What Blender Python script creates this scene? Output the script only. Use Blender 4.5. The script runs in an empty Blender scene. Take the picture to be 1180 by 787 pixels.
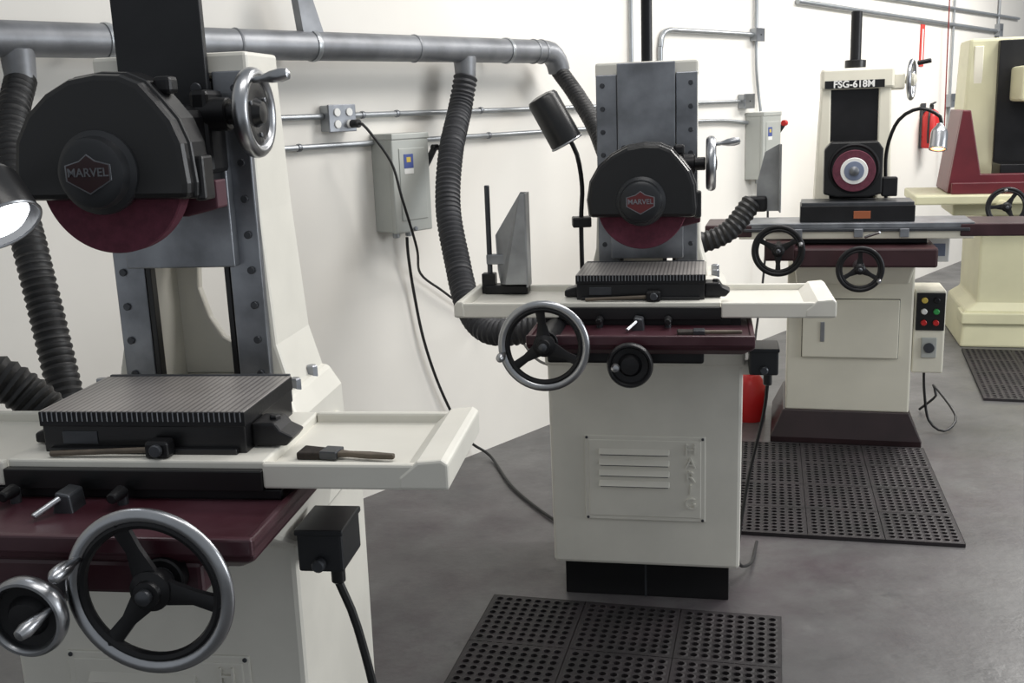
import bpy, math, random
from mathutils import Vector, Matrix, Quaternion
random.seed(4)
S=bpy.context.scene
COL=S.collection
try:
    S.view_settings.view_transform='Standard'
except Exception: pass
# ------------------------------------------------------------ materials
def mat(name,col,rough=.5,metal=0.,var=.0,scale=8.,bump=0.,col2=None,emit=None,es=0.,coat=0.):
    m=bpy.data.materials.new(name);m.use_nodes=True;nt=m.node_tree;b=nt.nodes['Principled BSDF']
    b.inputs['Base Color'].default_value=(*col,1);b.inputs['Roughness'].default_value=rough;b.inputs['Metallic'].default_value=metal
    b.inputs['Coat Weight'].default_value=coat
    if emit: b.inputs['Emission Color'].default_value=(*emit,1);b.inputs['Emission Strength'].default_value=es
    tc=nt.nodes.new('ShaderNodeTexCoord')
    if var or col2:
        n=nt.nodes.new('ShaderNodeTexNoise');n.inputs['Scale'].default_value=scale;n.inputs['Detail'].default_value=5
        nt.links.new(tc.outputs['Object'],n.inputs['Vector'])
        r=nt.nodes.new('ShaderNodeValToRGB');r.color_ramp.elements[0].position=.35;r.color_ramp.elements[1].position=.68
        c2=col2 if col2 else tuple(c*(1-var) for c in col)
        r.color_ramp.elements[0].color=(*c2,1);r.color_ramp.elements[1].color=(*col,1)
        nt.links.new(n.outputs[0],r.inputs[0]);nt.links.new(r.outputs[0],b.inputs['Base Color'])
    if bump:
        n2=nt.nodes.new('ShaderNodeTexNoise');n2.inputs['Scale'].default_value=scale*12;n2.inputs['Detail'].default_value=4
        nt.links.new(tc.outputs['Object'],n2.inputs['Vector'])
        bp=nt.nodes.new('ShaderNodeBump');bp.inputs['Strength'].default_value=bump;bp.inputs['Distance'].default_value=.01
        nt.links.new(n2.outputs[0],bp.inputs['Height']);nt.links.new(bp.outputs[0],b.inputs['Normal'])
    return m
WHITE=mat('cream_machine_paint',(.76,.74,.67),.38,0,.10,5,.02)
WHITE3=mat('cream_paint_clean',(.74,.71,.60),.4,0,.08,4)
GREENC=mat('pale_green_cream_paint',(.62,.60,.41),.45,0,.1,4)
MAROON=mat('maroon_paint',(.038,.008,.013),.33,0,0,7,.02,col2=(.066,.026,.035))
MAROONK=mat('dark_maroon_paint',(.012,.004,.005),.4,0,0,7,.02,col2=(.022,.009,.011))
MAROON3=mat('brown_maroon_paint',(.024,.007,.009),.38,0,0,7,.02,col2=(.045,.017,.021))
TRAYR=mat('red_maroon_enamel',(.12,.012,.02),.4,0,.3,5)
MAROOND=mat('dusty_maroon',(.075,.016,.03),.65,0,.3,10)
WHEELM=mat('ruby_abrasive',(.125,.026,.048),.9,0,.3,60,.3)
BLACK=mat('black_machine_paint',(.007,.007,.008),.33,0,.2,9,.02)
BLACKM=mat('black_oxide_steel',(.018,.018,.020),.4,.5,.3,9,.03)
HUBG=mat('dark_grey_hub',(.026,.028,.032),.38,.3,.2,9)
STEEL=mat('ground_steel',(.34,.355,.385),.36,.8,.5,7,.02)
SHEET=mat('galvanised_sheet',(.36,.37,.38),.45,.3,.35,9,.02)
STEELD=mat('worn_dark_steel',(.085,.09,.10),.4,.7,.3,10,.03)
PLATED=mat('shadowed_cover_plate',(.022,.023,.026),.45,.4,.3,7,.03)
CHROME=mat('satin_chrome',(.44,.45,.47),.30,1.,.2,12)
GALV=mat('galvanised_duct',(.29,.30,.32),.45,.55,.4,6,.03)
COND=mat('conduit_zinc',(.40,.42,.44),.35,.7,.15,9)
EGREY=mat('electrical_box_grey',(.44,.455,.43),.42,.1,.08,6)
HOSE=mat('flex_hose_grey',(.038,.039,.044),.55,.15,.2,20)
HOSEB=mat('flex_hose_black',(.010,.010,.011),.5,0,.2,20)
RUB=mat('rubber_cable',(.008,.008,.009),.5)
MATR=mat('black_rubber_mat',(.009,.008,.009),.6,0,0,6,.05,col2=(.020,.015,.018))
RED=mat('red_enamel',(.50,.015,.015),.35)
REDP=mat('red_sign',(.55,.05,.04),.6)
REDL=mat('dark_red_line',(.20,.02,.02),.6)
WPLA=mat('white_plastic',(.75,.75,.73),.4)
YEL=mat('yellow_label',(.6,.45,.08),.5)
BLU=mat('blue_label',(.06,.09,.28),.5)
BLUG=mat('blue_grey_paper',(.16,.19,.27),.5)
GRN=mat('green_button',(.03,.3,.07),.4)
WOOD=mat('brush_handle_wood',(.12,.095,.07),.6,0,.4,20)
BRIS=mat('dark_bristle',(.03,.022,.018),.9,0,.5,80,.4)
ORANGE=mat('brown_label',(.28,.08,.03),.5)
BULB=mat('warm_bulb',(1,.8,.6),.4,emit=(1,.36,.14),es=9)
BULBW=mat('white_bulb',(1,1,1),.4,emit=(.92,.96,1),es=8)
def wavemat(name,c1,c2,scale,metal,rough):
    m=mat(name,c1,rough,metal);nt=m.node_tree;b=nt.nodes['Principled BSDF']
    tc=nt.nodes.new('ShaderNodeTexCoord');w=nt.nodes.new('ShaderNodeTexWave');w.bands_direction='X';w.inputs['Scale'].default_value=scale
    nt.links.new(tc.outputs['Object'],w.inputs['Vector'])
    r=nt.nodes.new('ShaderNodeValToRGB');r.color_ramp.elements[0].position=.1;r.color_ramp.elements[1].position=.5
    r.color_ramp.elements[0].color=(*c2,1);r.color_ramp.elements[1].color=(*c1,1)
    n=nt.nodes.new('ShaderNodeTexNoise');n.inputs['Scale'].default_value=9;n.inputs['Detail'].default_value=6;nt.links.new(tc.outputs['Object'],n.inputs['Vector'])
    mx=nt.nodes.new('ShaderNodeMixRGB');mx.blend_type='MULTIPLY';mx.inputs[0].default_value=.45
    nt.links.new(w.outputs[0],r.inputs[0]);nt.links.new(r.outputs[0],mx.inputs[1]);nt.links.new(n.outputs[0],mx.inputs[2]);nt.links.new(mx.outputs[0],b.inputs['Base Color']);return m
CHUCK=wavemat('magnetic_chuck_face',(.40,.375,.36),(.20,.185,.18),26,.3,.36)
def wallmat():
    return mat('painted_wall',(.81,.785,.735),.75,0,.07,1.3,.03)
def floormat():
    m=bpy.data.materials.new('stained_concrete');m.use_nodes=True;nt=m.node_tree;b=nt.nodes['Principled BSDF'];L=nt.links.new
    tc=nt.nodes.new('ShaderNodeTexCoord')
    def noise(sc,d=6,rough=.6):
        n=nt.nodes.new('ShaderNodeTexNoise');n.inputs['Scale'].default_value=sc;n.inputs['Detail'].default_value=d;n.inputs['Roughness'].default_value=rough
        L(tc.outputs['Object'],n.inputs['Vector']);return n
    def ramp(src,p0,c0,p1,c1):
        r=nt.nodes.new('ShaderNodeValToRGB');e=r.color_ramp.elements;e[0].position=p0;e[1].position=p1;e[0].color=(*c0,1);e[1].color=(*c1,1);L(src,r.inputs[0]);return r
    def math_(op,a,b_=None,v=None):
        n=nt.nodes.new('ShaderNodeMath');n.operation=op;L(a,n.inputs[0])
        if b_ is not None:L(b_,n.inputs[1])
        elif v is not None:n.inputs[1].default_value=v
        return n.outputs[0]
    base=ramp(noise(2.2,9,.68).outputs[0],.28,(.068,.067,.069),.72,(.132,.131,.130))
    tot=None
    for (x,y,R) in ((-.1,3.1,1.3),(.1,2.3,1.2),(1.0,3.6,.9),(1.6,4.4,1.0),(-.3,4.2,.8)):
        d=nt.nodes.new('ShaderNodeVectorMath');d.operation='DISTANCE';L(tc.outputs['Object'],d.inputs[0]);d.inputs[1].default_value=(x,y,0)
        mr=nt.nodes.new('ShaderNodeMapRange');mr.inputs[1].default_value=R*.2;mr.inputs[2].default_value=R;mr.inputs[3].default_value=1;mr.inputs[4].default_value=0;L(d.outputs['Value'],mr.inputs[0])
        tot=mr.outputs[0] if tot is None else math_('MAXIMUM',tot,mr.outputs[0])
    st=ramp(noise(2.6,9,.72).outputs[0],.36,(0,0,0),.62,(1,1,1))
    f=math_('MULTIPLY',tot,st.outputs[0]);f=math_('MULTIPLY',f,v=.8)
    mx=nt.nodes.new('ShaderNodeMixRGB');mx.inputs[2].default_value=(.052,.036,.045,1);L(f,mx.inputs[0]);L(base.outputs[0],mx.inputs[1])
    sp=ramp(noise(6,10,.75).outputs[0],.62,(0,0,0),.74,(.4,.4,.4))
    m2=nt.nodes.new('ShaderNodeMixRGB');m2.inputs[2].default_value=(.20,.195,.195,1);L(sp.outputs[0],m2.inputs[0]);L(mx.outputs[0],m2.inputs[1])
    dk=ramp(noise(4.3,9,.7).outputs[0],.60,(0,0,0),.72,(.6,.6,.6))
    m3=nt.nodes.new('ShaderNodeMixRGB');m3.inputs[2].default_value=(.035,.033,.036,1);L(dk.outputs[0],m3.inputs[0]);L(m2.outputs[0],m3.inputs[1])
    L(m3.outputs[0],b.inputs['Base Color'])
    rr=ramp(noise(3,5).outputs[0],.3,(.28,.28,.28),.7,(.52,.52,.52));L(rr.outputs[0],b.inputs['Roughness'])
    bp=nt.nodes.new('ShaderNodeBump');bp.inputs['Strength'].default_value=.15;bp.inputs['Distance'].default_value=.01;L(noise(25,8).outputs[0],bp.inputs['Height']);L(bp.outputs[0],b.inputs['Normal'])
    return m
# ------------------------------------------------------------ mesh helpers
def root(name,loc=(0,0,0),rotz=0):
    o=bpy.data.objects.new(name,None);o.empty_display_size=.1;o.location=loc;o.rotation_euler=(0,0,math.radians(rotz));COL.objects.link(o);return o
def obj(par,name,vs,fs,m,smooth=False,bevel=0,loc=None,rot=None,seg=2):
    me=bpy.data.meshes.new(name);me.from_pydata([tuple(v) for v in vs],[],fs);me.update()
    import bmesh
    bm=bmesh.new();bm.from_mesh(me);bmesh.ops.recalc_face_normals(bm,faces=bm.faces);bm.to_mesh(me);bm.free()
    if smooth:
        for p in me.polygons:p.use_smooth=True
        try: me.set_sharp_from_angle(angle=math.radians(38))
        except Exception: pass
    me.materials.append(m)
    o=bpy.data.objects.new(name,me);COL.objects.link(o)
    if par:o.parent=par
    if loc:o.location=loc
    if rot:o.rotation_euler=rot
    if bevel:
        b=o.modifiers.new('bevel','BEVEL');b.width=bevel;b.segments=seg;b.limit_method='ANGLE';b.angle_limit=math.radians(40)
        b.harden_normals=False
    return o
def box(par,name,x0,x1,y0,y1,z0,z1,m,bevel=.004,rot=None):
    c=((x0+x1)/2,(y0+y1)/2,(z0+z1)/2);a,b,d=(x1-x0)/2,(y1-y0)/2,(z1-z0)/2
    vs=[(sx*a,sy*b,sz*d) for sx in(-1,1) for sy in(-1,1) for sz in(-1,1)]
    fs=[(0,1,3,2),(4,6,7,5),(0,4,5,1),(2,3,7,6),(0,2,6,4),(1,5,7,3)]
    return obj(par,name,vs,fs,m,bevel=min(bevel,.45*min(2*a,2*b,2*d)),loc=c,rot=rot)
def loft(par,name,rects,m,bevel=.006):
    vs=[];fs=[]
    for z,x0,x1,y0,y1 in rects: vs+=[(x0,y0,z),(x1,y0,z),(x1,y1,z),(x0,y1,z)]
    n=len(rects)
    for i in range(n-1):
        for k in range(4):
            fs.append((i*4+k,i*4+(k+1)%4,(i+1)*4+(k+1)%4,(i+1)*4+k))
    fs.append((0,1,2,3));b=(n-1)*4;fs.append((b,b+1,b+2,b+3))
    return obj(par,name,vs,fs,m,bevel=bevel)
def prism(par,name,pts,axis,a0,a1,m,bevel=.003,smooth=False):
    def mk(p,a):
        return (p[0],a,p[1]) if axis=='y' else ((a,p[0],p[1]) if axis=='x' else (p[0],p[1],a))
    n=len(pts);vs=[mk(p,a0) for p in pts]+[mk(p,a1) for p in pts]
    fs=[tuple(range(n)),tuple(range(2*n-1,n-1,-1))]+[(i,(i+1)%n,n+(i+1)%n,n+i) for i in range(n)]
    return obj(par,name,vs,fs,m,bevel=bevel,smooth=smooth)
def qz(ax): return Vector((0,0,1)).rotation_difference(Vector(ax).normalized())
def lathe(par,name,prof,org,ax,m,seg=32,a0=0,a1=2*math.pi):
    q=qz(ax);org=Vector(org);vs=[];fs=[];n=len(prof)
    for i in range(seg):
        t=2*math.pi*i/seg
        for r,h in prof: vs.append(org+q@Vector((r*math.cos(t),r*math.sin(t),h)))
    for i in range(seg):
        j=(i+1)%seg
        for k in range(n-1): fs.append((i*n+k,j*n+k,j*n+k+1,i*n+k+1))
    fs.append(tuple(i*n for i in range(seg)));fs.append(tuple(i*n+n-1 for i in range(seg-1,-1,-1)))
    return obj(par,name,vs,fs,m,smooth=True)
def ring(par,name,R,prof,org,ax,m,seg=48):
    q=qz(ax);org=Vector(org);vs=[];fs=[];n=len(prof)
    for i in range(seg):
        t=2*math.pi*i/seg
        for r,h in prof: vs.append(org+q@Vector(((R+r)*math.cos(t),(R+r)*math.sin(t),h)))
    for i in range(seg):
        j=(i+1)%seg
        for k in range(n): fs.append((i*n+k,j*n+k,j*n+(k+1)%n,i*n+(k+1)%n))
    return obj(par,name,vs,fs,m,smooth=True)
def circ(r,n=10,sx=1,sy=1): return [(r*sx*math.cos(2*math.pi*i/n),r*sy*math.sin(2*math.pi*i/n)) for i in range(n)]
def cyl(par,name,p0,p1,r0,m,r1=None,seg=20):
    p0=Vector(p0);p1=Vector(p1);r1=r0 if r1 is None else r1;h=(p1-p0).length;b=min(.003,h*.2,r0*.25,max(r1,.001)*.25)
    return lathe(par,name,[(r0-b,0),(r0,b),(r1,h-b),(r1-b,h)],p0,p1-p0,m,seg)
def spline(pts,step):
    P=[Vector(p) for p in pts];P=[P[0]*2-P[1]]+P+[P[-1]*2-P[-2]];o=[]
    for i in range(1,len(P)-2):
        a,b,c,d=P[i-1:i+3];n=max(2,int((c-b).length/step))
        for k in range(n):
            t=k/n;o.append(.5*((2*b)+(c-a)*t+(2*a-5*b+4*c-d)*t*t+(3*b-a-3*c+d)*t**3))
    o.append(P[-2]);return o
def sweep(par,name,pts,r,m,seg=12,rib=0,pitch=.02,step=None,straight=False):
    step=step or (pitch/4 if rib else .03)
    P=[Vector(p) for p in pts] if straight else spline(pts,step)
    vs=[];fs=[];up=None;L=0
    for i,p in enumerate(P):
        t=(P[min(i+1,len(P)-1)]-P[max(i-1,0)]).normalized()
        if i: L+=(p-P[i-1]).length
        if up is None: up=t.orthogonal().normalized()
        else: up=(up-t*up.dot(t)).normalized()
        s=t.cross(up);rr=r*(1+rib*math.sin(2*math.pi*L/pitch)) if rib else r
        for k in range(seg):
            a=2*math.pi*k/seg;vs.append(p+(up*math.cos(a)+s*math.sin(a))*rr)
    n=len(P)
    for i in range(n-1):
        for k in range(seg): fs.append((i*seg+k,i*seg+(k+1)%seg,(i+1)*seg+(k+1)%seg,(i+1)*seg+k))
    fs.append(tuple(range(seg)));fs.append(tuple((n-1)*seg+k for k in range(seg)))
    return obj(par,name,vs,fs,m,smooth=True)
def text(par,name,body,loc,size,m,rot=(math.pi/2,0,0),ext=.0008,ls=None,bold=0):
    c=bpy.data.curves.new(name,'FONT');c.body=body;c.size=size;c.extrude=ext;c.align_x='CENTER';c.align_y='CENTER';c.offset=bold
    if ls:c.space_line=ls
    c.materials.append(m);o=bpy.data.objects.new(name,c);COL.objects.link(o);o.parent=par;o.location=loc;o.rotation_euler=rot;return o
def handwheel(par,name,c,ax,R,rimr,spokes=3,phase=0,rimm=CHROME,spm=BLACKM,hang=200,dish=.02,hl=.075):
    c=Vector(c);ax=Vector(ax).normalized();q=qz(ax)
    ring(par,name+'_rim',R-rimr,circ(rimr,12,1,.85),c,ax,rimm,56)
    ring(par,name+'_rim_inner',R-2.25*rimr,circ(rimr*.75,8),c-ax*.002,ax,spm,56)
    lathe(par,name+'_hub',[(R*.12,-.045),(R*.17,-.03),(R*.24,-.01),(R*.24,.008),(R*.16,.014),(R*.15,.022),(R*.06,.024)],c-ax*dish*.4,ax,spm,24)
    lathe(par,name+'_hub_nut',[(R*.09,0),(R*.09,.012),(R*.05,.016)],c+ax*(.022-dish*.4),ax,STEELD,12)
    for i in range(spokes):
        a=math.radians(phase)+2*math.pi*i/spokes
        d=q@Vector((math.cos(a),math.sin(a),0));s=q@Vector((-math.sin(a),math.cos(a),0))
        vs=[];w0,w1,th=R*.15,R*.085,R*.05
        for (rr,w,off) in ((R*.18,w0,-dish*.4),(R*.5,w1,-dish*.45),(R-1.6*rimr,w1*1.2,0)):
            b=c+d*rr+ax*off
            vs+=[b+s*w+ax*th*.4,b+ax*th,b-s*w+ax*th*.4,b-s*w-ax*th,b+s*w-ax*th]
        fs=[tuple(range(5)),tuple(range(14,9,-1))]
        for k in range(2):
            for j in range(5): fs.append((k*5+j,k*5+(j+1)%5,(k+1)*5+(j+1)%5,(k+1)*5+j))
        obj(par,name+'_spoke_%d'%(i+1),vs,fs,spm,smooth=True)
    a=math.radians(hang);d=q@Vector((math.cos(a),math.sin(a),0));b=c+d*(R-1.4*rimr)+ax*rimr*.5
    k=hl/.075
    lathe(par,name+'_handle',[(.006*k,0),(.0075*k,.012*k),(.0065*k,.016*k),(.011*k,.03*k),(.0135*k,.05*k),(.012*k,.066*k),(.006*k,.075*k),(.001,.076*k)],b,ax,CHROME,16)
# ------------------------------------------------------------ shell
WD=Vector((.657,.754,0)).normalized();WN=Vector((.754,-.657,0)).normalized();WM=Vector((-.287,4.936,0));WROT=math.degrees(math.atan2(WD.y,WD.x))
def W(s,z,off=0): return WM+WD*s+WN*off+Vector((0,0,z))
wv=[W(-6,0),W(14,0),W(14,3.6),W(-6,3.6),W(-6,0,-.15),W(14,0,-.15),W(14,3.6,-.15),W(-6,3.6,-.15)]
obj(None,'wall_back',wv,[(0,1,2,3),(5,4,7,6),(0,4,5,1),(3,2,6,7),(0,3,7,4),(1,5,6,2)],wallmat())
f0=[W(-6,0,.0),W(14,0,.0),W(14,0,9),W(-6,0,9)]
obj(None,'floor',f0+[v-Vector((0,0,.1)) for v in f0],[(0,1,2,3),(7,6,5,4),(0,4,5,1),(1,5,6,2),(2,6,7,3),(3,7,4,0)],floormat())
# ------------------------------------------------------------ large grinders
def grinder(loc,rotz,tshift,hz,lw,lwz,cfx,cfy,cfz,saddle_r,plate_m,raised,cx,sbx):
    g=root('surface_grinder',loc,rotz)
    T=tshift
    loft(g,'kick_plinth',[(0,-.285,.285,.03,.47),(.15,-.285,.285,.03,.47)],BLACK,.004)
    box(g,'plinth_joint',-.005,.002,.027,.031,.0,.13,STEELD,.0005)
    loft(g,'cabinet',[(.13,-.32,.32,0,.50),(.895,-.325,.325,-.005,.50)],WHITE,.012)
    loft(g,'cabinet_top_casting',[(.85,-.33,.33,-.02,.505),(.905,-.33,.33,-.03,.505),(.94,-.28,.30,-.10,.50),(.998,-.27,.29,-.16,.48)],WHITE,.01)
    pz0,pz1=.30,.605
    prism(g,'vent_panel',[(-.205,pz0),(.205,pz0),(.205,pz1),(-.205,pz1)],'y',-.008,.0,WHITE,.004)
    prism(g,'vent_panel_field',[(-.19,pz0+.015),(.19,pz0+.015),(.19,pz1-.015),(-.19,pz1-.015)],'y',-.0105,-.004,WHITE,.003)
    for i in range(4):
        z=.43+i*.038
        prism(g,'louvre_%d'%(i+1),[(-.003,z-.004),(-.026,z-.002),(-.010,z+.016),(-.003,z+.018)],'x',-.155,.085,WHITE,.003)
        box(g,'louvre_gap_%d'%(i+1),-.15,.08,-.0122,-.008,z-.009,z-.005,STEELD,.001)
    for i,ch in enumerate("HARIG"):
        text(g,'panel_letter_%d'%(i+1),ch,(.155,-.0145,.560-i*.048),.055,WHITE,ext=.004)
    for sx in(-.195,.195):
        for zz in (pz0+.008,pz1-.008): cyl(g,'panel_screw',(sx,-.006,zz),(sx,-.012,zz),.005,STEELD,seg=8)
    sr=saddle_r;sl=-.325
    loft(g,'saddle_body',[(.975,sl+.03,sr-.03,-.36,.22),(.995,sl,sr,-.385,.24),(1.026,sl,sr,-.39,.24)],MAROON,.006)
    box(g,'saddle_front_lip',sl,sr,-.392,-.376,1.005,1.036,MAROON,.004)
    box(g,'saddle_side_lip_1',sl,sl+.014,-.39,.2,1.01,1.034,MAROON,.004)
    box(g,'saddle_side_lip_2',sr-.014,sr,-.39,.2,1.01,1.034,MAROON,.004)
    if raised:
        box(g,'saddle_apron',-.3,sr-.1,-.372,-.20,.925,.985,MAROON,.008)
        loft(g,'saddle_casting',[(.86,.22,.335,-.02,.2),(.98,.20,.36,-.25,.2)],WHITE,.01)
    else:
        box(g,'saddle_apron',-.27,.20,-.345,-.10,.94,.985,BLACKM,.008)
    box(g,'saddle_way_1',-.30,.31,-.19,-.13,1.02,1.052,BLACKM,.003)
    box(g,'saddle_way_2',-.30,.31,.03,.10,1.02,1.052,BLACKM,.003)
    # table
    TB=.128 if raised else .15
    box(g,'table_slab',T-.585,T+.585,-.19,TB-.004,1.052,1.078,WHITE,.004)
    box(g,'table_ways_bar',T-.25,T+.25,-.203,-.185,1.046,1.084,BLACK,.002)
    box(g,'table_ways_strip',T-.30,T+.28,-.194,-.18,1.028,1.046,BLACKM,.002)
    for sx,x0,x1 in ((1,T+.25,T+.585),(-1,T-.585,T-.25)):
        box(g,'tray_front_%d'%sx,x0,x1,-.2,-.182,1.05,1.098,WHITE,.005)
        box(g,'tray_back_%d'%sx,x0,x1,TB-.014,TB+.004,1.05,1.098,WHITE,.005)
    prism(g,'tray_end_right',[(T+.50,1.075),(T+.535,1.104),(T+.578,1.108),(T+.59,1.10),(T+.59,1.052),(T+.50,1.052)],'y',-.202,TB+.006,WHITE,.005)
    prism(g,'tray_end_left',[(T-.555,1.075),(T-.56,1.104),(T-.58,1.104),(T-.59,1.09),(T-.59,1.052),(T-.555,1.052)],'y',-.202,TB+.006,WHITE,.005)
    box(g,'table_top_machined',T-.25,T+.25,-.185,TB,1.07,1.097,WHITE,.004)
    for i,x in enumerate((-.12,.09)):
        cyl(g,'stop_stud_%d'%i,(x,-.22,1.02),(x,-.22,1.055),.010,STEELD,seg=10)
        cyl(g,'stop_knob_%d'%i,(x,-.22,1.05),(x,-.26,1.05),.013,BLACKM,.010,seg=12)
    prism(g,'stop_dog',[(-.02,1.022),(.02,1.022),(.016,1.06),(-.01,1.065)],'y',-.27,-.22,STEELD,.004)
    cyl(g,'stop_lever',(0,-.26,1.055),(-.03,-.31,1.035),.006,CHROME,seg=10)
    # chuck
    CB=.118 if raised else .133
    box(g,'chuck_base',T-.200,T+.200,-.14,CB-.003,1.095,1.15,BLACK,.003)
    box(g,'chuck_base_flange',T-.185,T+.185,-.152,CB,1.095,1.108,BLACK,.002)
    box(g,'chuck_top_plate',T-.203,T+.203,-.143,CB,1.148,1.176,BLACKM,.0015)
    box(g,'chuck_top_face',T-.202,T+.202,-.142,CB-.001,1.174,1.1775,CHUCK,.0008)
    box(g,'chuck_back_rail',T-.198,T+.198,CB-.001,CB+.009,1.12,1.18,STEELD,.002)
    for i in range(40):
        x=T-.195+i*.01
        box(g,'chuck_pole_%d'%(i+1),x-.0012,x+.0012,-.1445,-.142,1.158,1.1755,CHROME if i%2 else STEEL,.0003)
    box(g,'chuck_label',T-.16,T-.09,-.1425,-.139,1.113,1.138,STEELD,.001)
    prism(g,'chuck_end_stop',[(T+.198,1.10),(T+.265,1.10),(T+.28,1.118),(T+.255,1.13),(T+.245,1.145),(T+.20,1.145)],'y',-.11,-.04,BLACKM,.005)
    cyl(g,'chuck_end_stop_bolt',(T+.235,-.075,1.13),(T+.235,-.075,1.152),.011,BLACKM,seg=6)
    prism(g,'chuck_end_stop_left',[(T-.198,1.10),(T-.245,1.10),(T-.245,1.12),(T-.20,1.135)],'y',-.10,-.04,BLACKM,.005)
    cyl(g,'chuck_key_rod',(T-.17,-.172,1.104),(T+.05,-.165,1.112),.0055,WOOD,seg=10)
    box(g,'chuck_key_block',T+.02,T+.065,-.18,-.145,1.097,1.130,BLACKM,.006)
    cyl(g,'chuck_key_boss',(T+.045,-.18,1.115),(T+.045,-.19,1.115),.012,STEELD,seg=14)
    # column
    D=.06
    loft(g,'column_foot',[(.92,-.28,.28,.19,.54),(1.05,-.275,.275,.21,.545),(1.09,-.25,.25,.24,.545),(1.10,-.24,.24,.24,.545)],WHITE,.01)
    k=root('column_assembly',(cx,0,0),0);k.parent=g
    for sx in(-1,1):
        xs=sorted((sx*.10,sx*.172));e=lambda v:(xs[0]-(v if sx<0 else 0),xs[1]+(v if sx>0 else 0))
        loft(k,'column_cheek_%d'%sx,[(1.09,*e(.04),.245+D,.545),(1.2,*e(.012),.245+D,.54),(1.5,xs[0],xs[1],.245+D,.52),(1.835,xs[0],xs[1],.245+D,.49)],WHITE,.008)
        box(k,'column_way_%d'%sx,xs[0],xs[1],.225+D,.247+D,1.10,1.80,STEEL,.003)
        xi=sx*.098
        box(k,'gib_strip_%d'%sx,min(xi,sx*.086),max(xi,sx*.086),.225+D,.25+D,1.10,1.78,BLACK,.002)
        for i in range(9):
            z=1.14+i*.078;cyl(k,'way_bolt_%d_%d'%(sx,i),(sx*.15,.226+D,z),(sx*.15,.219+D,z),.0085,STEELD,seg=12)
        cyl(g,'foot_bolt_%d'%sx,(sx*.235,.32,1.09),(sx*.235,.32,1.12),.014,STEEL,seg=6)
        cyl(g,'foot_bolt_b_%d'%sx,(sx*.235,.44,1.09),(sx*.235,.44,1.12),.014,STEEL,seg=6)
    box(k,'column_cap',-.175,.175,.24+D,.49,1.79,1.84,WHITE,.008)
    box(k,'column_back_upper',-.11,.11,.44,.48,1.47,1.80,WHITE,.004)
    prism(k,'column_web_arch',[(-.105,1.10),(.03,1.10),(.05,1.12),(.045,1.16),(.0,1.19),(-.03,1.24),(-.05,1.31),(-.045,1.38),(-.07,1.44),(-.105,1.46)],'y',.44,.47,WHITE,.006)
    prism(k,'column_web_right',[(.105,1.10),(.085,1.10),(.075,1.2),(.08,1.4),(.105,1.46)],'y',.44,.47,WHITE,.004)
    cyl(k,'elevating_screw',(.055,.40,1.1),(.055,.40,1.82),.008,STEELD)
    cyl(k,'screw_cover_tube',(.0,.34,1.83),(.0,.34,2.32),.019,BLACKM)
    # head
    h=root('head_assembly',(cx,D,0),0);h.parent=g
    box(h,'head_slide_plate',-.125,.125,.195,.228,hz-.22,hz+.12,STEEL,.003)
    box(h,'way_cover_plate',-.098,.098,.203,.222,hz+.02,hz+.445,plate_m,.003)
    cyl(h,'spindle_housing',(0,-.01,hz),(0,.25,hz),.10,BLACK)
    box(h,'head_casting',-.11,.12,.02,.20,hz-.08,hz+.12,BLACK,.02)
    for sx in(-1,1): cyl(h,'head_bolt_%d'%sx,(sx*.075,.204,hz+.16),(sx*.075,.196,hz+.16),.012,STEELD,seg=12)
    out=[(-.172,-.045),(-.178,.01),(-.168,.07),(-.138,.12),(-.095,.157),(-.045,.182),(.01,.19),(.06,.187),(.098,.170),(.128,.135),(.155,.10),(.172,.055),(.178,-.02),(.175,-.05)]
    prism(h,'wheel_guard_front',[(x*.975,hz+z*.975) for x,z in out],'y',-.098,-.06,BLACK,.012)
    prism(h,'wheel_guard_body',[(x,hz+z) for x,z in out],'y',-.068,-.0,BLACK,.006)
    box(h,'guard_clamp_lug',.165,.188,-.06,-.01,hz-.055,hz+.03,BLACK,.006)
    box(h,'guard_top_lug',.10,.135,-.05,-.01,hz+.145,hz+.178,BLACKM,.008)
    prism(h,'guard_rear_skirt',[(-.12,hz-.05),(.185,hz-.02),(.185,hz-.075),(.12,hz-.09),(-.10,hz-.09)],'y',.0,.05,MAROOND,.004)
    lathe(h,'grinding_wheel',[(.01,-.019),(.142,-.019),(.145,-.016),(.145,.016),(.142,.019),(.01,.019)],(0,-.04,hz-.007),(0,-1,0),WHEELM,72)
    lathe(h,'wheel_flange',[(.066,0),(.064,.035),(.02,.037)],(0,-.05,hz-.004),(0,-1,0),CHROME,32)
    HC=hz+.006
    lathe(h,'guard_hub_cone',[(.080,0),(.078,.008),(.068,.014),(.064,.034),(.054,.040),(.02,.040)],(0,-.095,HC),(0,-1,0),HUBG,48)
    yb=-.1352
    def badge(k,y0,y1,m):
        prism(h,'badge',[(-.034*k,HC+.012*k),(-.012*k,HC+.018*k),(0,HC+.027*k),(.012*k,HC+.018*k),(.034*k,HC+.012*k),(.034*k,HC-.010*k),(0,HC-.029*k),(-.034*k,HC-.010*k)],'y',y0,y1,m,.0004)
    badge(1.32,yb-.002,yb+.001,STEEL);badge(1.22,yb-.003,yb,mat('badge_enamel',(.03,.012,.014) if raised else (.10,.012,.014) ,.4))
    text(h,'badge_text','MARVEL',(0,yb-.0035,HC+.0015),.022,STEEL,bold=.0003)
    z=hz+.105
    cyl(h,'downfeed_shaft',(.05,.15,z),(.20,.15,z),.022,BLACKM)
    cyl(h,'downfeed_collar',(.10,.15,z),(.165,.15,z),.034,BLACKM)
    box(h,'downfeed_bracket',.09,.13,.12,.21,z-.12,z+.05,BLACKM,.01)
    ring(h,'downfeed_rim',.078,circ(.014,12,1,1.2),(.218,.15,z),(1,0,0),CHROME,48)
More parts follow.
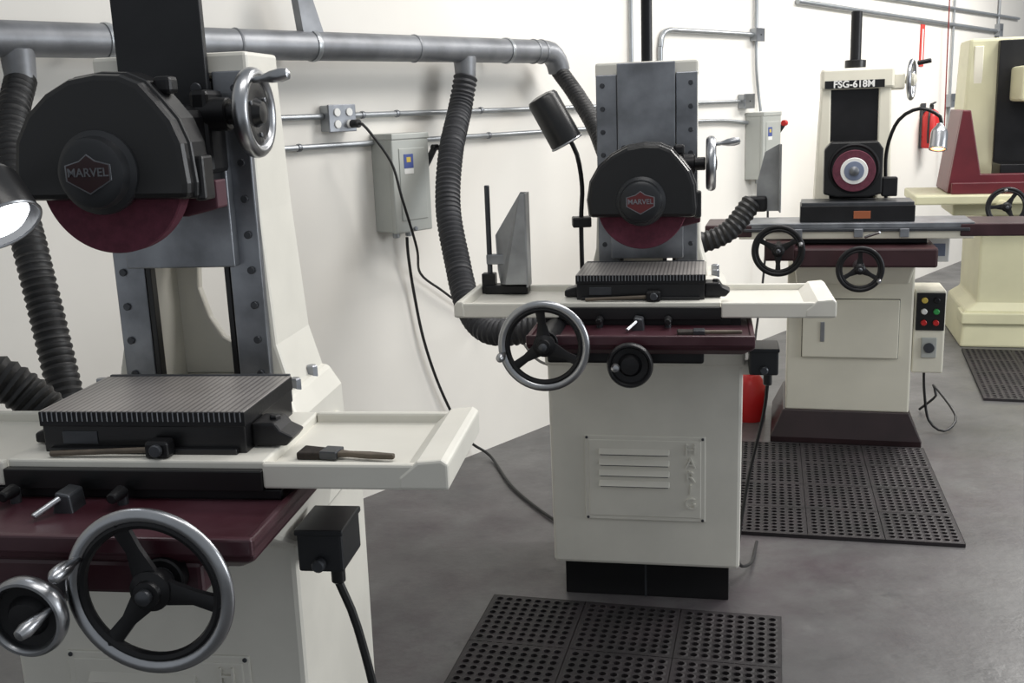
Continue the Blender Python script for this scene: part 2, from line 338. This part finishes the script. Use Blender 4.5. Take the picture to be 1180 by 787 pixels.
    lathe(h,'downfeed_disc',[(.012,-.008),(.068,-.010),(.068,.010),(.055,.012),(.03,.008),(.022,.022),(.006,.024)],(.215,.15,z),(1,0,0),BLACK,40)
    for j in range(3):
        a=j*2.094+.6;cyl(h,'downfeed_screw_%d'%j,(.224,.15+.045*math.cos(a),z+.045*math.sin(a)),(.230,.15+.045*math.cos(a),z+.045*math.sin(a)),.005,STEEL,seg=10)
    b=Vector((.232,.12,z+.064));lathe(h,'downfeed_handle',[(.006,0),(.007,.014),(.006,.018),(.012,.04),(.014,.062),(.011,.078),(.001,.082)],b,(1,-.1,.12),CHROME,16)
    # handwheels
    cyl(g,'traverse_shaft',(lw,-.28,lwz),(lw,-.42,lwz),.022,STEELD)
    cyl(g,'traverse_boss',(lw,-.20,lwz),(lw,-.395,lwz),.036,BLACKM)
    handwheel(g,'traverse_handwheel',(lw,-.44,lwz),(0,-1,0),.143 if raised else .137,.012,3,phase=110 if raised else 95,hang=153 if raised else 190)
    cyl(g,'crossfeed_shaft',(cfx,-.15,cfz),(cfx,cfy+.02,cfz),.022,STEELD)
    cyl(g,'crossfeed_dial',(cfx,cfy+.055,cfz),(cfx,cfy+.025,cfz),.036,CHROME)
    lathe(g,'crossfeed_disc',[(.01,-.012),(.058,-.012),(.058,.0),(.035,-.002),(.026,.012),(.005,.014)],(cfx,cfy,cfz),(0,-1,0),BLACKM,40)
    ring(g,'crossfeed_rim',.060,circ(.008,10,1,1.9),(cfx,cfy,cfz),(0,-1,0),CHROME if raised else BLACKM,48)
    a=math.radians(20 if raised else 180)
    lathe(g,'crossfeed_handle',[(.006,0),(.007,.012),(.011,.03),(.013,.05),(.009,.064),(.001,.067)],(cfx+.045*math.cos(a),cfy-.005,cfz+.045*math.sin(a)),(-.3,-1,-.25) if raised else (.15,-1,.1),CHROME,16)
    # switch box on the side
    q=root('switch_assembly',(sbx,0,0),0);q.parent=g
    box(q,'switch_box',.340,.43,-.105,.02,.845,.925,HUBG,.006)
    box(q,'switch_box_lid',.337,.433,-.108,.023,.92,.932,HUBG,.003)
    box(q,'switch_box_bracket',.31-sbx,.35,-.0,.02,.82,.87,WHITE,.004)
    cyl(q,'switch_knob',(.385,-.105,.865),(.385,-.125,.865),.013,STEELD)
    cyl(q,'switch_gland',(.40,-.05,.845),(.40,-.05,.80),.014,BLACK)
    return g
G1=grinder((-.775,2.018,0),-8,.10,1.606,.242,.965,.052,-.48,.937,.40,PLATED,True,.020,.026)
G2=grinder((.435,3.366,0),-11,.0,1.391,-.263,1.015,-.012,-.43,.957,.345,STEEL,False,0,0)
def toW(g,p):
    a=g.rotation_euler[2];c,s=math.cos(a),math.sin(a);return Vector((g.location[0]+c*p[0]-s*p[1],g.location[1]+s*p[0]+c*p[1],p[2]))
def brush(loc,rotz):
    b=root('bristle_brush',loc,rotz)
    prism(b,'handle',[(0,-.006),(.05,-.010),(.09,-.007),(.12,-.014),(.12,.014),(.09,.007),(.05,.010),(0,.006)],'z',.004,.014,WOOD,.003)
    box(b,'ferrule',.108,.142,-.019,.019,.002,.017,STEELD,.002)
    prism(b,'bristles',[(.14,-.018),(.19,-.024),(.186,.024),(.14,.018)],'z',.0,.014,BRIS,.003)
p=toW(G1,(.575,-.125,1.0785));brush(p,-196)
p=toW(G2,(.31,-.33,1.0265));brush(p,-190)
# ------------------------------------------------------------ third grinder
g=root('surface_grinder',(1.645,4.97,0),-15)
loft(g,'base_flare',[(0,-.36,.36,-.02,.62),(.03,-.36,.36,-.02,.62),(.165,-.30,.30,.02,.58)],MAROONK,.006)
loft(g,'cabinet',[(.16,-.29,.30,.03,.56),(.90,-.29,.30,.03,.56)],WHITE3,.01)
box(g,'cabinet_door',-.215,.235,.012,.03,.44,.73,WHITE3,.004)
box(g,'door_gap',-.218,.238,.0285,.0295,.437,.733,BLACKM,.0)
box(g,'door_handle',-.13,-.11,.006,.012,.52,.62,CHROME,.002)
loft(g,'top_casting',[(.83,-.25,.26,-.12,.5),(.92,-.26,.27,-.2,.5),(1.0,-.28,.28,-.24,.45)],WHITE3,.01)
box(g,'saddle',-.27,.36,-.26,.2,.93,1.02,MAROON3,.01)
box(g,'way_bellows',-.33,.33,-.1,.15,1.02,1.055,BLACKM,.004)
box(g,'table',-.52,.52,-.16,.13,1.05,1.10,WHITE3,.004)
box(g,'table_steel_top',-.50,.52,-.163,.12,1.10,1.124,STEEL,.003)
box(g,'table_front_rail',-.5,.5,-.172,-.155,1.085,1.10,STEELD,.003)
box(g,'table_end_left',-.68,-.46,-.165,.13,1.06,1.118,MAROON3,.006)
box(g,'table_end_right',.46,.78,-.165,.13,1.06,1.118,MAROON3,.006)
for x in(-.25,.02,.22):
    box(g,'table_dog_%.2f'%x,x-.02,x+.02,-.19,-.165,1.06,1.10,STEEL,.003)
cyl(g,'table_lever',(.05,-.18,1.06),(.11,-.24,1.09),.006,CHROME)
box(g,'chuck',-.24,.27,-.12,.10,1.125,1.20,BLACKM,.003)
box(g,'chuck_top',-.235,.265,-.115,.095,1.198,1.215,STEELD,.002)
box(g,'chuck_label',.0,.075,-.123,-.118,1.14,1.175,ORANGE,.001)
loft(g,'column_left',[(1.0,-.185,-.08,.18,.55),(1.2,-.17,-.10,.2,.5),(1.80,-.145,-.105,.2,.46)],WHITE3,.008)
loft(g,'column_right',[(1.0,.10,.22,.18,.55),(1.2,.12,.19,.2,.5),(1.80,.115,.17,.2,.46)],WHITE3,.008)
box(g,'column_back',-.14,.15,.36,.45,1.0,1.78,BLACK,.004)
box(g,'column_head',-.15,.185,.19,.47,1.73,1.83,WHITE3,.012)
box(g,'name_strip',-.135,.14,.184,.19,1.735,1.772,BLACK,.001)
text(g,'name_text','FSG-618M',(0,.1835,1.753),.045,WPLA,bold=.0012)
box(g,'slide_cover',-.105,.12,.215,.25,1.25,1.73,BLACKM,.003)
box(g,'side_gearbox',.16,.235,.22,.36,1.72,1.80,WHITE3,.01)
cyl(g,'top_collar',(.01,.32,1.83),(.01,.32,1.87),.05,BLACK)
cyl(g,'screw_cover_tube',(.01,.32,1.86),(.01,.32,2.10),.026,BLACKM)
ring(g,'downfeed_rim',.088,circ(.011,10),(.27,.29,1.765),(1,-.25,0),CHROME,40)
lathe(g,'downfeed_disc',[(.01,-.01),(.03,-.01),(.03,.02),(.01,.03)],(.265,.29,1.765),(1,-.25,0),WHITE3)
for k in range(3):
    a=k*2.094+.5;cyl(g,'downfeed_spoke_%d'%k,(.268,.29,1.765),(.268+.02*math.cos(a),.29+.08*math.cos(a),1.765+.08*math.sin(a)),.008,CHROME,seg=8)
cyl(g,'downfeed_shaft',(.23,.29,1.765),(.27,.29,1.765),.018,WHITE3)
cyl(g,'downfeed_handle',(.29,.25,1.84),(.35,.235,1.85),.011,BLACK)
hz=1.365
oct8=[(-.135,-.12),(-.135,.09),(-.105,.125),(.105,.125),(.13,.09),(.13,-.12),(.07,-.135),(-.07,-.135)]
prism(g,'wheel_guard',[(x,hz+z) for x,z in oct8],'y',-.02,.06,BLACK,.008)
ring(g,'guard_trim',.11,circ(.008,8),(0,-.022,hz),(0,-1,0),BLACKM,40)
cyl(g,'spindle_head',(0,.05,hz),(0,.24,hz),.085,BLACK)
lathe(g,'grinding_wheel',[(.01,0),(.095,0),(.097,.003),(.097,.024),(.095,.027),(.01,.027)],(0,-.02,hz-.01),(0,-1,0),WHEELM,48)
lathe(g,'wheel_paper_blotter',[(.01,0),(.062,0),(.060,.002),(.01,.002)],(0,-.047,hz-.01),(0,-1,0),WPLA,40)
lathe(g,'wheel_flange_plate',[(.046,0),(.044,.003),(.01,.004)],(0,-.048,hz-.01),(0,-1,0),BLUG,32)
lathe(g,'wheel_flange',[(.022,0),(.022,.012),(.010,.018),(.002,.019)],(0,-.050,hz-.01),(0,-1,0),STEEL,24)
box(g,'coolant_block',.13,.20,.0,.06,1.23,1.32,BLACKM,.006)
handwheel(g,'traverse_handwheel',(-.336,-.35,1.022),(0,-1,0),.12,.011,3,phase=30,rimm=BLACKM,hang=20,hl=.06)
cyl(g,'traverse_shaft',(-.336,-.2,1.022),(-.336,-.34,1.022),.025,BLACKM)
box(g,'traverse_gearbox',-.40,-.26,-.26,-.1,.96,1.045,MAROON3,.01)
handwheel(g,'crossfeed_handwheel',(.02,-.38,.942),(0,-1,0),.105,.010,3,phase=90,rimm=BLACKM,hang=-30,hl=.06)
cyl(g,'crossfeed_shaft',(.02,-.24,.942),(.02,-.37,.942),.025,CHROME)
box(g,'control_box',.305,.45,.06,.30,.36,.77,WHITE3,.008)
box(g,'control_panel',.315,.445,.052,.062,.575,.76,BLACK,.003)
for i in range(2):
    for j in range(3):
        m=[[RED,RED],[WPLA,GRN],[YEL,BLACKM]][j][i]
        cyl(g,'button_%d_%d'%(i,j),(.35+.055*i,.053,.615+.055*j),(.35+.055*i,.035,.615+.055*j),.014,m,seg=14)
box(g,'socket_plate',.345,.415,.05,.061,.44,.54,EGREY,.003);cyl(g,'socket',(.38,.051,.49),(.38,.04,.49),.025,STEELD)
box(g,'side_control_box',.36,.46,.12,.3,.90,1.02,WPLA,.006);box(g,'side_control_label',.38,.44,.116,.121,.93,.99,BLUG,.001)
box(g,'side_control_arm',.27,.37,.18,.26,.88,.92,WHITE3,.004)
G3=g
# ------------------------------------------------------------ fourth machine
g=root('surface_grinder',(3.05,6.90,0),-15)
loft(g,'base_cabinet',[(0,.0,1.3,.0,.8),(.25,.02,1.3,.02,.8),(.30,.1,1.3,.06,.8),(.92,.1,1.3,.06,.8)],GREENC,.015)
box(g,'base_trim',.0,1.3,-.01,.2,.16,.24,GREENC,.01)
box(g,'table_slab',-.35,1.4,-.18,.5,.985,1.045,GREENC,.01)
box(g,'table_support',-.1,1.3,-.05,.5,.9,.99,GREENC,.01)
prism(g,'splash_tray',[(-.14,1.05),(1.4,1.05),(1.4,1.17),(.06,1.17),(-.02,1.58),(-.07,1.58)],'y',-.05,.0,TRAYR,.006)
prism(g,'splash_tray_side',[(-.14,1.05),(-.07,1.58),(-.02,1.58),(.02,1.17),(.06,1.05)],'y',.0,.5,TRAYR,.006)
box(g,'splash_tray_floor',-.12,1.4,-.1,.5,1.045,1.12,TRAYR,.006)
box(g,'chuck',.2,1.2,.1,.4,1.12,1.22,BLACKM,.004)
loft(g,'column',[(1.05,.0,.9,.5,1.0),(2.05,.04,.9,.55,1.0)],GREENC,.02)
box(g,'column_panel',.07,.13,.535,.56,1.3,2.0,WHITE3,.006)
box(g,'column_slot',.22,.9,.48,.56,1.2,2.03,BLACKM,.006)
box(g,'head_cover',.3,.9,.1,.5,1.62,1.85,GREENC,.02)
handwheel(g,'handwheel',(.17,-.36,.985),(0,-1,0),.125,.011,3,phase=60,rimm=BLACKM,hang=100,hl=.06)
cyl(g,'handwheel_shaft',(.17,-.1,.985),(.17,-.35,.985),.03,GREENC)
# ------------------------------------------------------------ work lamps
def lamp(pts,head_dir,R,L,bm,shm=BLACK):
    l=root('work_lamp')
    sweep(l,'gooseneck',pts,.0085,BLACKM,10)
    e=Vector(pts[-1]);d=Vector(head_dir).normalized()
    lathe(l,'shade',[(.012,-.02),(R*.45,-.01),(R*.9,L*.12),(R,L*.25),(R,L),(R*.95,L),(R*.95,L*.3),(R*.5,.01)],e,d,shm,36)
    ring(l,'shade_rim',R*.985,circ(.003,6),e+d*L,d,CHROME,36)
    lathe(l,'bulb',[(.012,.01),(.02,L*.3),(R*.6,L*.6),(R*.8,L*.85),(R*.6,L*.97),(.01,L*1.0)],e,d,bm,24)
    return l
l=root('work_lamp')
sweep(l,'gooseneck',[(.256,3.62,1.10),(.256,3.62,1.31),(.262,3.62,1.43),(.245,3.60,1.54),(.215,3.60,1.60)],.008,BLACKM,10)
box(l,'clamp_block',.225,.29,3.59,3.65,1.29,1.325,BLACKM,.005)
a=Vector((.13,3.6,1.735));b=Vector((.212,3.60,1.58));d=(b-a).normalized()
lathe(l,'shade',[(.02,-.006),(.048,0),(.054,.01),(.056,.17),(.053,.17),(.050,.02)],a,d,BLACK,36)
ring(l,'shade_rim',.0545,circ(.004,6),b+d*.0,d,CHROME,36)
lathe(l,'bulb',[(.012,.03),(.02,.06),(.035,.10),(.03,.13),(.004,.145)],a,d,WPLA,24)
lamp([toW(G3,(.17,.15,1.11)),toW(G3,(.155,.12,1.3)),toW(G3,(.155,.10,1.45)),toW(G3,(.20,.08,1.58)),toW(G3,(.29,.05,1.63)),toW(G3,(.375,.03,1.59)),toW(G3,(.375,.02,1.54))],(-.18,-.3,-1),.038,.10,BULB,CHROME)
lamp([(-1.22,2.0,1.26),(-1.15,1.95,1.46),(-1.02,1.85,1.59),(-.905,1.80,1.615)],(.58,-.36,-.80),.065,.10,BULBW,BLACK)
# ------------------------------------------------------------ duct and hoses
d=root('exhaust_duct')
PZ=1.965;PO=.15
sweep(d,'main_pipe',[W(-3.6,PZ,PO),W(.56,PZ,PO)],.055,GALV,28,straight=True)
sweep(d,'end_elbow',[W(.56,PZ,PO),W(.63,PZ-.005,PO),W(.68,PZ-.045,PO),W(.70,PZ-.09,PO)],.055,GALV,24)
for s in(-2.6,-1.2,-.3,.50,.56): ring(d,'pipe_seam_%.1f'%s,.055,circ(.004,6,1,1.6),W(s,PZ,PO),WD,GALV,32)
for s in(-1.998,.015):
    cyl(d,'branch_collar_%.1f'%s,W(s,PZ-.03,PO),W(s,PZ-.12,PO),.052,GALV,.046)
for s in(-1.7,-.847,.3):
    ring(d,'hanger_strap_%.1f'%s,.057,circ(.003,6,1,4),W(s,PZ,PO),WD,COND,32)
    cyl(d,'hanger_rod_%.1f'%s,W(s,PZ+.03,0),W(s,PZ+.03,PO-.03),.012,COND)
obj(d,'gusset_bracket',[W(-.90,2.01,.13),W(-.80,2.01,.13),W(-.88,2.24,.13),W(-.93,2.24,.13),W(-.90,2.01,.17),W(-.80,2.01,.17),W(-.88,2.24,.17),W(-.93,2.24,.17)],[(0,1,2,3),(4,5,6,7),(0,1,5,4),(1,2,6,5),(2,3,7,6),(3,0,4,7)],GALV)
a=W(.015,1.845,PO)
sweep(None,'flexible_duct_hose',[a,a+Vector((-.03,-.05,-.14)),(-.235,4.6,1.52),(-.25,4.45,1.30),(-.215,4.3,1.09),(-.17,4.13,.93),(-.10,4.0,.86),(.0,3.93,.86),(.12,3.90,.88)],.052,HOSE,20,rib=.07,pitch=.022)
a=W(.70,1.875,PO)
sweep(None,'flexible_duct_hose',[a,(.36,5.2,1.75),(.43,5.0,1.60),(.48,4.75,1.42),(.54,4.4,1.24),(.63,4.15,1.16),(.74,4.08,1.155),(.86,4.06,1.20),(.96,4.08,1.31)],.040,HOSEB,20,rib=.07,pitch=.022)
a=W(-1.998,1.845,PO)
sweep(None,'flexible_duct_hose',[a,(-1.47,3.2,1.72),(-1.42,3.05,1.55),(-1.34,2.92,1.36),(-1.29,2.85,1.20),(-1.24,2.78,1.03),(-1.20,2.72,.90)],.045,HOSEB,20,rib=.07,pitch=.022)
sweep(None,'flexible_duct_hose',[(-1.6,2.3,1.04),(-1.38,2.38,1.16),(-1.25,2.42,1.13),(-1.14,2.44,1.03),(-1.07,2.42,.93)],.05,HOSEB,20,rib=.07,pitch=.022)
def chute(loc,rotz):
    c=root('dust_collection_chute',loc,rotz)
    prism(c,'side_sheet',[(.0,.03),(.105,.03),(.105,.345),(.08,.345),(-.012,.20),(-.008,.08)],'y',.0,.004,SHEET,.001)
    prism(c,'front_sheet',[(.03,.04),(.105,.04),(.105,.345),(.09,.345)],'y',-.07,-.067,SHEET,.001)
    box(c,'back_flange',.103,.109,-.07,.004,.03,.345,SHEET,.001)
    obj(c,'slanted_sheet',[(.03,-.07,.04),(.09,-.07,.345),(.08,.002,.345),(-.012,.002,.20),(.0,.002,.03)],[(0,1,2,3,4)],SHEET)
    box(c,'mount_foot',-.05,.10,-.03,.03,.0,.03,BLACKM,.004)
    box(c,'mount_block',-.062,-.015,-.02,.02,.0,.07,BLACKM,.004)
    box(c,'mount_clamp',-.045,.03,-.012,.012,.10,.135,STEEL,.004)
    cyl(c,'mount_rod',(-.035,0,0),(-.035,0,.37),.009,STEELD)
chute(toW(G2,(-.495,.10,1.079)),-11)
ch=root('dust_collection_chute',(.99,4.10,0),-11)
prism(ch,'side_sheet',[(-.01,1.27),(.075,1.27),(.075,1.53),(.02,1.50),(-.01,1.38)],'y',0,.004,SHEET,.001)
box(ch,'back_flange',.073,.079,-.07,.004,1.27,1.53,SHEET,.001)
box(ch,'hose_socket',-.05,.03,-.03,.03,1.27,1.33,BLACKM,.01)
# ------------------------------------------------------------ electrical on the wall
def wroot(name,s,z,off=0): return root(name,W(s,z,off),WROT)
def ebox(s0,s1,z0,z1,dp):
    r=wroot('electrical_disconnect_box',(s0+s1)/2,(z0+z1)/2);w=(s1-s0)/2;h=(z1-z0)/2
    box(r,'enclosure',-w,w,-dp+.02,0,-h,h,EGREY,.006)
    box(r,'door',-w-.003,w+.003,-dp,-dp+.022,-h-.003,h-.02,EGREY,.006)
    box(r,'top_hood',-w-.004,w+.004,-dp-.004,0,h-.022,h+.004,EGREY,.004)
    box(r,'door_recess',-w+.035,w-.025,-dp-.004,-dp+.002,-h+.05,h-.06,EGREY,.003)
    box(r,'label_blue',-w+.06,-w+.115,-dp-.006,-dp-.002,.065,.125,BLU,.0005)
    box(r,'label_yellow',-w+.075,-w+.10,-dp-.0065,-dp-.003,.09,.112,YEL,.0005)
    box(r,'label_white',-w+.06,-w+.115,-dp-.006,-dp-.002,.04,.063,WPLA,.0005)
    cyl(r,'handle_pivot',(w,-dp+.05,.08),(w+.03,-dp+.05,.08),.02,BLACKM)
    prism(r,'handle_lever',[(-dp+.03,.06),(-dp+.07,.06),(-dp+.0,.15),(-dp-.03,.14)],'x',w+.02,w+.032,STEELD,.003)
    cyl(r,'knob',(w+.015,-dp-.01,.145),(w+.05,-dp-.01,.145),.020 if s0>1 else .014,RED if s0>1 else BLACK)
    cyl(r,'latch',(0,-dp,-h+.01),(0,-dp-.012,-h+.01),.01,STEEL,seg=10)
    for x in(-w*.4,w*.3): cyl(r,'gland',(x,-.06,-h),(x,-.06,-h-.03),.016,COND)
    return r
ebox(-.447,-.232,1.19,1.61,.135);ebox(2.90,3.15,1.17,1.61,.135)
r=wroot('wall_outlet',-.64,1.685)
box(r,'box',-.075,.065,-.055,0,-.05,.055,COND,.005);box(r,'cover',-.078,.068,-.062,-.052,-.053,.058,STEEL,.003)
for x in(-.035,.03):
    for z in(-.022,.026): cyl(r,'socket',(x,-.06,z),(x,-.068,z),.017,WPLA,seg=16)
cyl(r,'plug',(.04,-.065,-.022),(.04,-.11,-.022),.017,RUB);
c=root('electrical_conduit')
def con(name,pts,r=.0125): sweep(c,name,pts,r,COND,10,step=.02)
con('upper_run',[W(-1.6,1.697,.02),W(-.72,1.697,.02)]);con('upper_run_b',[W(-.57,1.697,.02),W(1.,1.693,.02),W(2.78,1.69,.02)])
con('lower_run',[W(-1.6,1.577,.02),W(-.455,1.577,.02)]);con('lower_run_b',[W(-.225,1.577,.02),W(1.2,1.577,.02),W(2.4,1.577,.02),W(2.89,1.55,.02)])
for i,(s,z) in enumerate([(-1.,1.697),(-.85,1.577),(-.3,1.697),(.25,1.697),(.3,1.577),(1.9,1.692),(1.0,1.695),(-.50,1.697)]):
    ring(c,'clip_%d'%i,.014,circ(.003,6,1,3),W(s,z,.02),WD,STEEL,14)
con('arch_run',[W(1.83,.9,.02),W(1.83,1.9,.02),W(1.835,2.02,.02),W(1.86,2.09,.02),W(1.93,2.115,.02),W(2.1,2.117,.02),W(2.95,2.117,.02)],.016)
con('drop_run',[W(3.0,3.5,.02),W(3.0,2.15,.02)]);con('drop_run_b',[W(3.0,2.08,.02),W(3.01,1.9,.02),W(3.04,1.75,.02),W(3.06,1.62,.03)],.010)
con('riser',[W(1.53,3.5,.02),W(1.53,1.7,.02)])
con('high_run',[W(3.6,2.36,.02),W(5.5,2.33,.02),W(8.2,2.29,.02)],.018);con('high_run_b',[W(3.9,2.47,.02),W(6,2.46,.02),W(8.9,2.44,.02)],.014)
con('high_riser',[W(8.2,3.5,.02),W(8.2,1.4,.02)]);con('high_riser_b',[W(6.85,3.5,.02),W(6.85,1.2,.02)],.01)
for i,(s,z,w,h) in enumerate([(3.0,2.117,.05,.04),(2.86,1.69,.065,.045),(8.2,2.30,.05,.06),(6.85,1.62,.05,.06)]):
    r=wroot('junction_box_%d'%(i+1),s,z);r.parent=c;box(r,'box',-w,w,-.05,0,-h,h,COND,.005);box(r,'cover',-w-.003,w+.003,-.056,-.048,-h-.003,h+.003,STEEL,.002)
    cyl(r,'screw',(0,-.056,0),(0,-.06,0),.006,STEELD,seg=8)
sweep(None,'red_air_line',[W(6.57,3.4,.06),W(6.59,2.3,.06),W(6.62,1.4,.06),W(6.62,.9,.06)],.006,REDL,8)
r=wroot('safety_sign',6.10,2.11,.002);box(r,'plate',-.05,.05,-.006,0,-.18,.18,REDP,.001)
box(r,'stripe',-.015,.015,-.008,-.005,-.14,.14,WPLA,.0005)
r=wroot('fire_extinguisher',6.16,1.21,.006)
lathe(r,'tank',[(.02,0),(.070,.005),(.075,.02),(.075,.28),(.058,.32),(.022,.345)],(0,-.09,0),(0,0,1),RED,32)
cyl(r,'valve',(0,-.09,.34),(0,-.09,.385),.018,BLACKM);prism(r,'lever',[(-.02,.38),(.09,.40),(.09,.41),(-.02,.395)],'y',-.10,-.08,BLACK,.002)
box(r,'label',-.04,.04,-.168,-.155,.10,.22,WPLA,.001);sweep(r,'hose',[(-.02,-.09,.36),(-.08,-.10,.30),(-.09,-.10,.15),(-.08,-.10,.05)],.009,RUB,8)
box(r,'bracket',-.03,.03,-.03,-.002,.0,.4,STEELD,.003)
r=root('red_safety_can',(1.28,5.45,0))
lathe(r,'body',[(.02,0),(.08,.0),(.085,.01),(.085,.20),(.05,.25),(.03,.26)],(0,0,0),(0,0,1),RED,28);cyl(r,'cap',(0,0,.25),(0,0,.30),.03,BLACK)
# cables
o=W(-.60,1.663,.115)
sweep(None,'power_cord',[o,o+Vector((.03,-.03,-.02)),W(-.50,1.50,.18),W(-.46,1.35,.19),W(-.36,1.12,.16),W(-.24,.98,.05),W(-.10,.88,.04),W(.08,.76,.04),W(.22,.70,.1),(.0,4.9,.68),(.10,4.3,.66),(.2,3.97,.70)],.006,RUB,8)
sweep(None,'power_cord',[W(-.32,1.155,.06),W(-.31,1.08,.05),W(-.27,.9,.03),W(-.22,.65,.03),W(-.12,.38,.03),W(.02,.12,.04),W(.10,.02,.12),(-.02,4.5,.01),(.15,4.1,.01),(.3,3.90,.01)],.007,RUB,8)
a=toW(G1,(.426,-.05,.80))
sweep(None,'power_cord',[a,a+Vector((.03,.0,-.1)),a+Vector((.06,.0,-.3)),a+Vector((.06,.02,-.55)),a+Vector((.05,.05,-.75)),(-.25,2.25,.012),(-.15,2.6,.012)],.009,RUB,8)
a=toW(G2,(.40,-.05,.80))
sweep(None,'power_cord',[a,a+Vector((.0,.05,-.12)),a+Vector((-.03,.14,-.4)),a+Vector((-.04,.22,-.7)),toW(G2,(.37,.30,.020)),toW(G2,(.40,.5,.020))],.006,RUB,8)
a=toW(G3,(.38,.2,.36))
sweep(None,'power_cord',[a,a+Vector((.03,.05,-.15)),a+Vector((.06,.05,-.3)),a+Vector((.12,.0,-.345)),a+Vector((.22,.1,-.30)),a+Vector((.20,.35,-.2)),toW(G3,(.5,.6,.10)),toW(G3,(.42,.62,.012))],.007,RUB,8)
sweep(None,'power_cord',[W(3.06,1.13,.08),W(3.05,.9,.1),W(3.0,.5,.1),W(2.9,.1,.1),W(2.7,.01,.2)],.008,RUB,8)
# ------------------------------------------------------------ mats
def rubber_mat(corner,rot,w,h,tiles_x,tiles_y,hpt):
    tw=w/tiles_x;bw=.012
    cw=(tw-bw*2)/hpt;vs=[];fs=[];H=.014;N=8
    ty=h/tiles_y;ny=int(round((ty-2*bw)/cw));ch=(ty-2*bw)/ny
    def quad(a,b,c,d):
        i=len(vs);vs.extend([a,b,c,d]);fs.append((i,i+1,i+2,i+3))
    for tx in range(tiles_x):
        for tyi in range(tiles_y):
            X=tx*tw;Y=-tyi*ty
            x0,x1,y0,y1=X,X+tw,Y-ty,Y
            g_=.0015
            quad((x0+g_,y1-bw,H),(x0+g_,y1-g_,H),(x1-g_,y1-g_,H),(x1-g_,y1-bw,H));quad((x0+g_,y0+g_,H),(x0+g_,y0+bw,H),(x1-g_,y0+bw,H),(x1-g_,y0+g_,H))
            quad((x0+g_,y0+bw,H),(x0+g_,y1-bw,H),(x0+bw,y1-bw,H),(x0+bw,y0+bw,H));quad((x1-bw,y0+bw,H),(x1-bw,y1-bw,H),(x1-g_,y1-bw,H),(x1-g_,y0+bw,H))
            for i in range(hpt):
                for j in range(ny):
                    cx=x0+bw+cw*(i+.5);cy=y0+bw+ch*(j+.5);r=.34*min(cw,ch);i0=len(vs)
                    for k in range(N):
                        a=2*math.pi*k/N+math.pi/8;c_,s_=math.cos(a),math.sin(a);m_=max(abs(c_),abs(s_))
                        vs.append((cx+c_/m_*cw/2,cy+s_/m_*ch/2,H))
                    for k in range(N):
                        a=2*math.pi*k/N+math.pi/8;vs.append((cx+math.cos(a)*r,cy+math.sin(a)*r,H+.0015))
                    for k in range(N):
                        a=2*math.pi*k/N+math.pi/8;vs.append((cx+math.cos(a)*r,cy+math.sin(a)*r,.001))
                    for k in range(N):
                        k2=(k+1)%N
                        fs.append((i0+k,i0+k2,i0+N+k2,i0+N+k));fs.append((i0+N+k,i0+N+k2,i0+2*N+k2,i0+2*N+k))
                    cs=[(cx+sx*cw/2,cy+sy*ch/2,H) for sx,sy in((1,1),(-1,1),(-1,-1),(1,-1))]
                    for q,(ka,kb) in enumerate(((0,1),(2,3),(4,5),(6,7))):
                        ii=len(vs);vs.append(cs[q]);fs.append((ii,i0+ka,i0+kb))
    for a,b in (((0,0),(w,0)),((w,0),(w,-h)),((w,-h),(0,-h)),((0,-h),(0,0))):
        quad((a[0],a[1],0),(b[0],b[1],0),(b[0],b[1],H),(a[0],a[1],H))
    me=bpy.data.meshes.new('rubber_mat');me.from_pydata(vs,[],fs);me.materials.append(MATR)
    o=bpy.data.objects.new('anti_fatigue_floor_mat',me);COL.objects.link(o);o.location=(corner[0],corner[1],.001);o.rotation_euler=(0,0,math.radians(rot));return o
rubber_mat((-.097,3.425),-14.3,.99,.99,3,3,9)
rubber_mat((1.137,5.03),-14,.87,1.16,3,4,8)
rubber_mat((3.02,6.80),-18,.9,1.24,3,4,8)
# ------------------------------------------------------------ lights / world
w=bpy.data.worlds.new('World');S.world=w;w.use_nodes=True;bg=w.node_tree.nodes['Background'];bg.inputs[0].default_value=(.90,.95,1,1);bg.inputs[1].default_value=.40
def area(name,loc,tgt,sx,sy,p,col=(1,1,1)):
    l=bpy.data.lights.new(name,'AREA');l.shape='RECTANGLE';l.size=sx;l.size_y=sy;l.energy=p;l.color=col
    o=bpy.data.objects.new(name,l);COL.objects.link(o);o.location=loc;o.rotation_euler=(Vector(tgt)-Vector(loc)).to_track_quat('-Z','Y').to_euler();return o
area('ceiling_light_fixture',(2.6,4.2,3.9),(2.6,4.3,0),3.5,.8,140,(1,.97,.93))
area('ceiling_light_fixture',(5.0,7.6,3.9),(4.6,7.8,0),3.5,.8,230,(1,.97,.93))
area('ceiling_light_fixture',(.6,1.8,3.9),(.4,2.2,0),2.5,.6,32,(1,.97,.93))
area('window_daylight',(6.5,2.2,2.2),(0,3.4,1.0),3,2.2,160,(.95,.98,1))
# ------------------------------------------------------------ camera
p_=math.radians(12.6);r_=.038
up0=Vector((0,math.sin(p_),math.cos(p_)));fw=Vector((0,math.cos(p_),-math.sin(p_)));R0=Vector((1,0,0))
R=(R0-up0*r_).normalized();U=(up0+R0*r_).normalized()
M=Matrix((( R.x,U.x,-fw.x,0),(R.y,U.y,-fw.y,0),(R.z,U.z,-fw.z,1.7),(0,0,0,1)))
cd=bpy.data.cameras.new('camera');cd.lens=36*1200/1180;cd.sensor_width=36;cd.clip_end=100
co=bpy.data.objects.new('camera',cd);COL.objects.link(co);co.matrix_world=M;S.camera=co
# ------------------------------------------------------------ turn the whole room so the wall runs along the X axis
bpy.context.view_layer.update()
RZ=Matrix.Rotation(math.radians(-WROT),4,'Z')
for o in list(S.objects):
    if o.parent is None: o.matrix_world=RZ@o.matrix_world
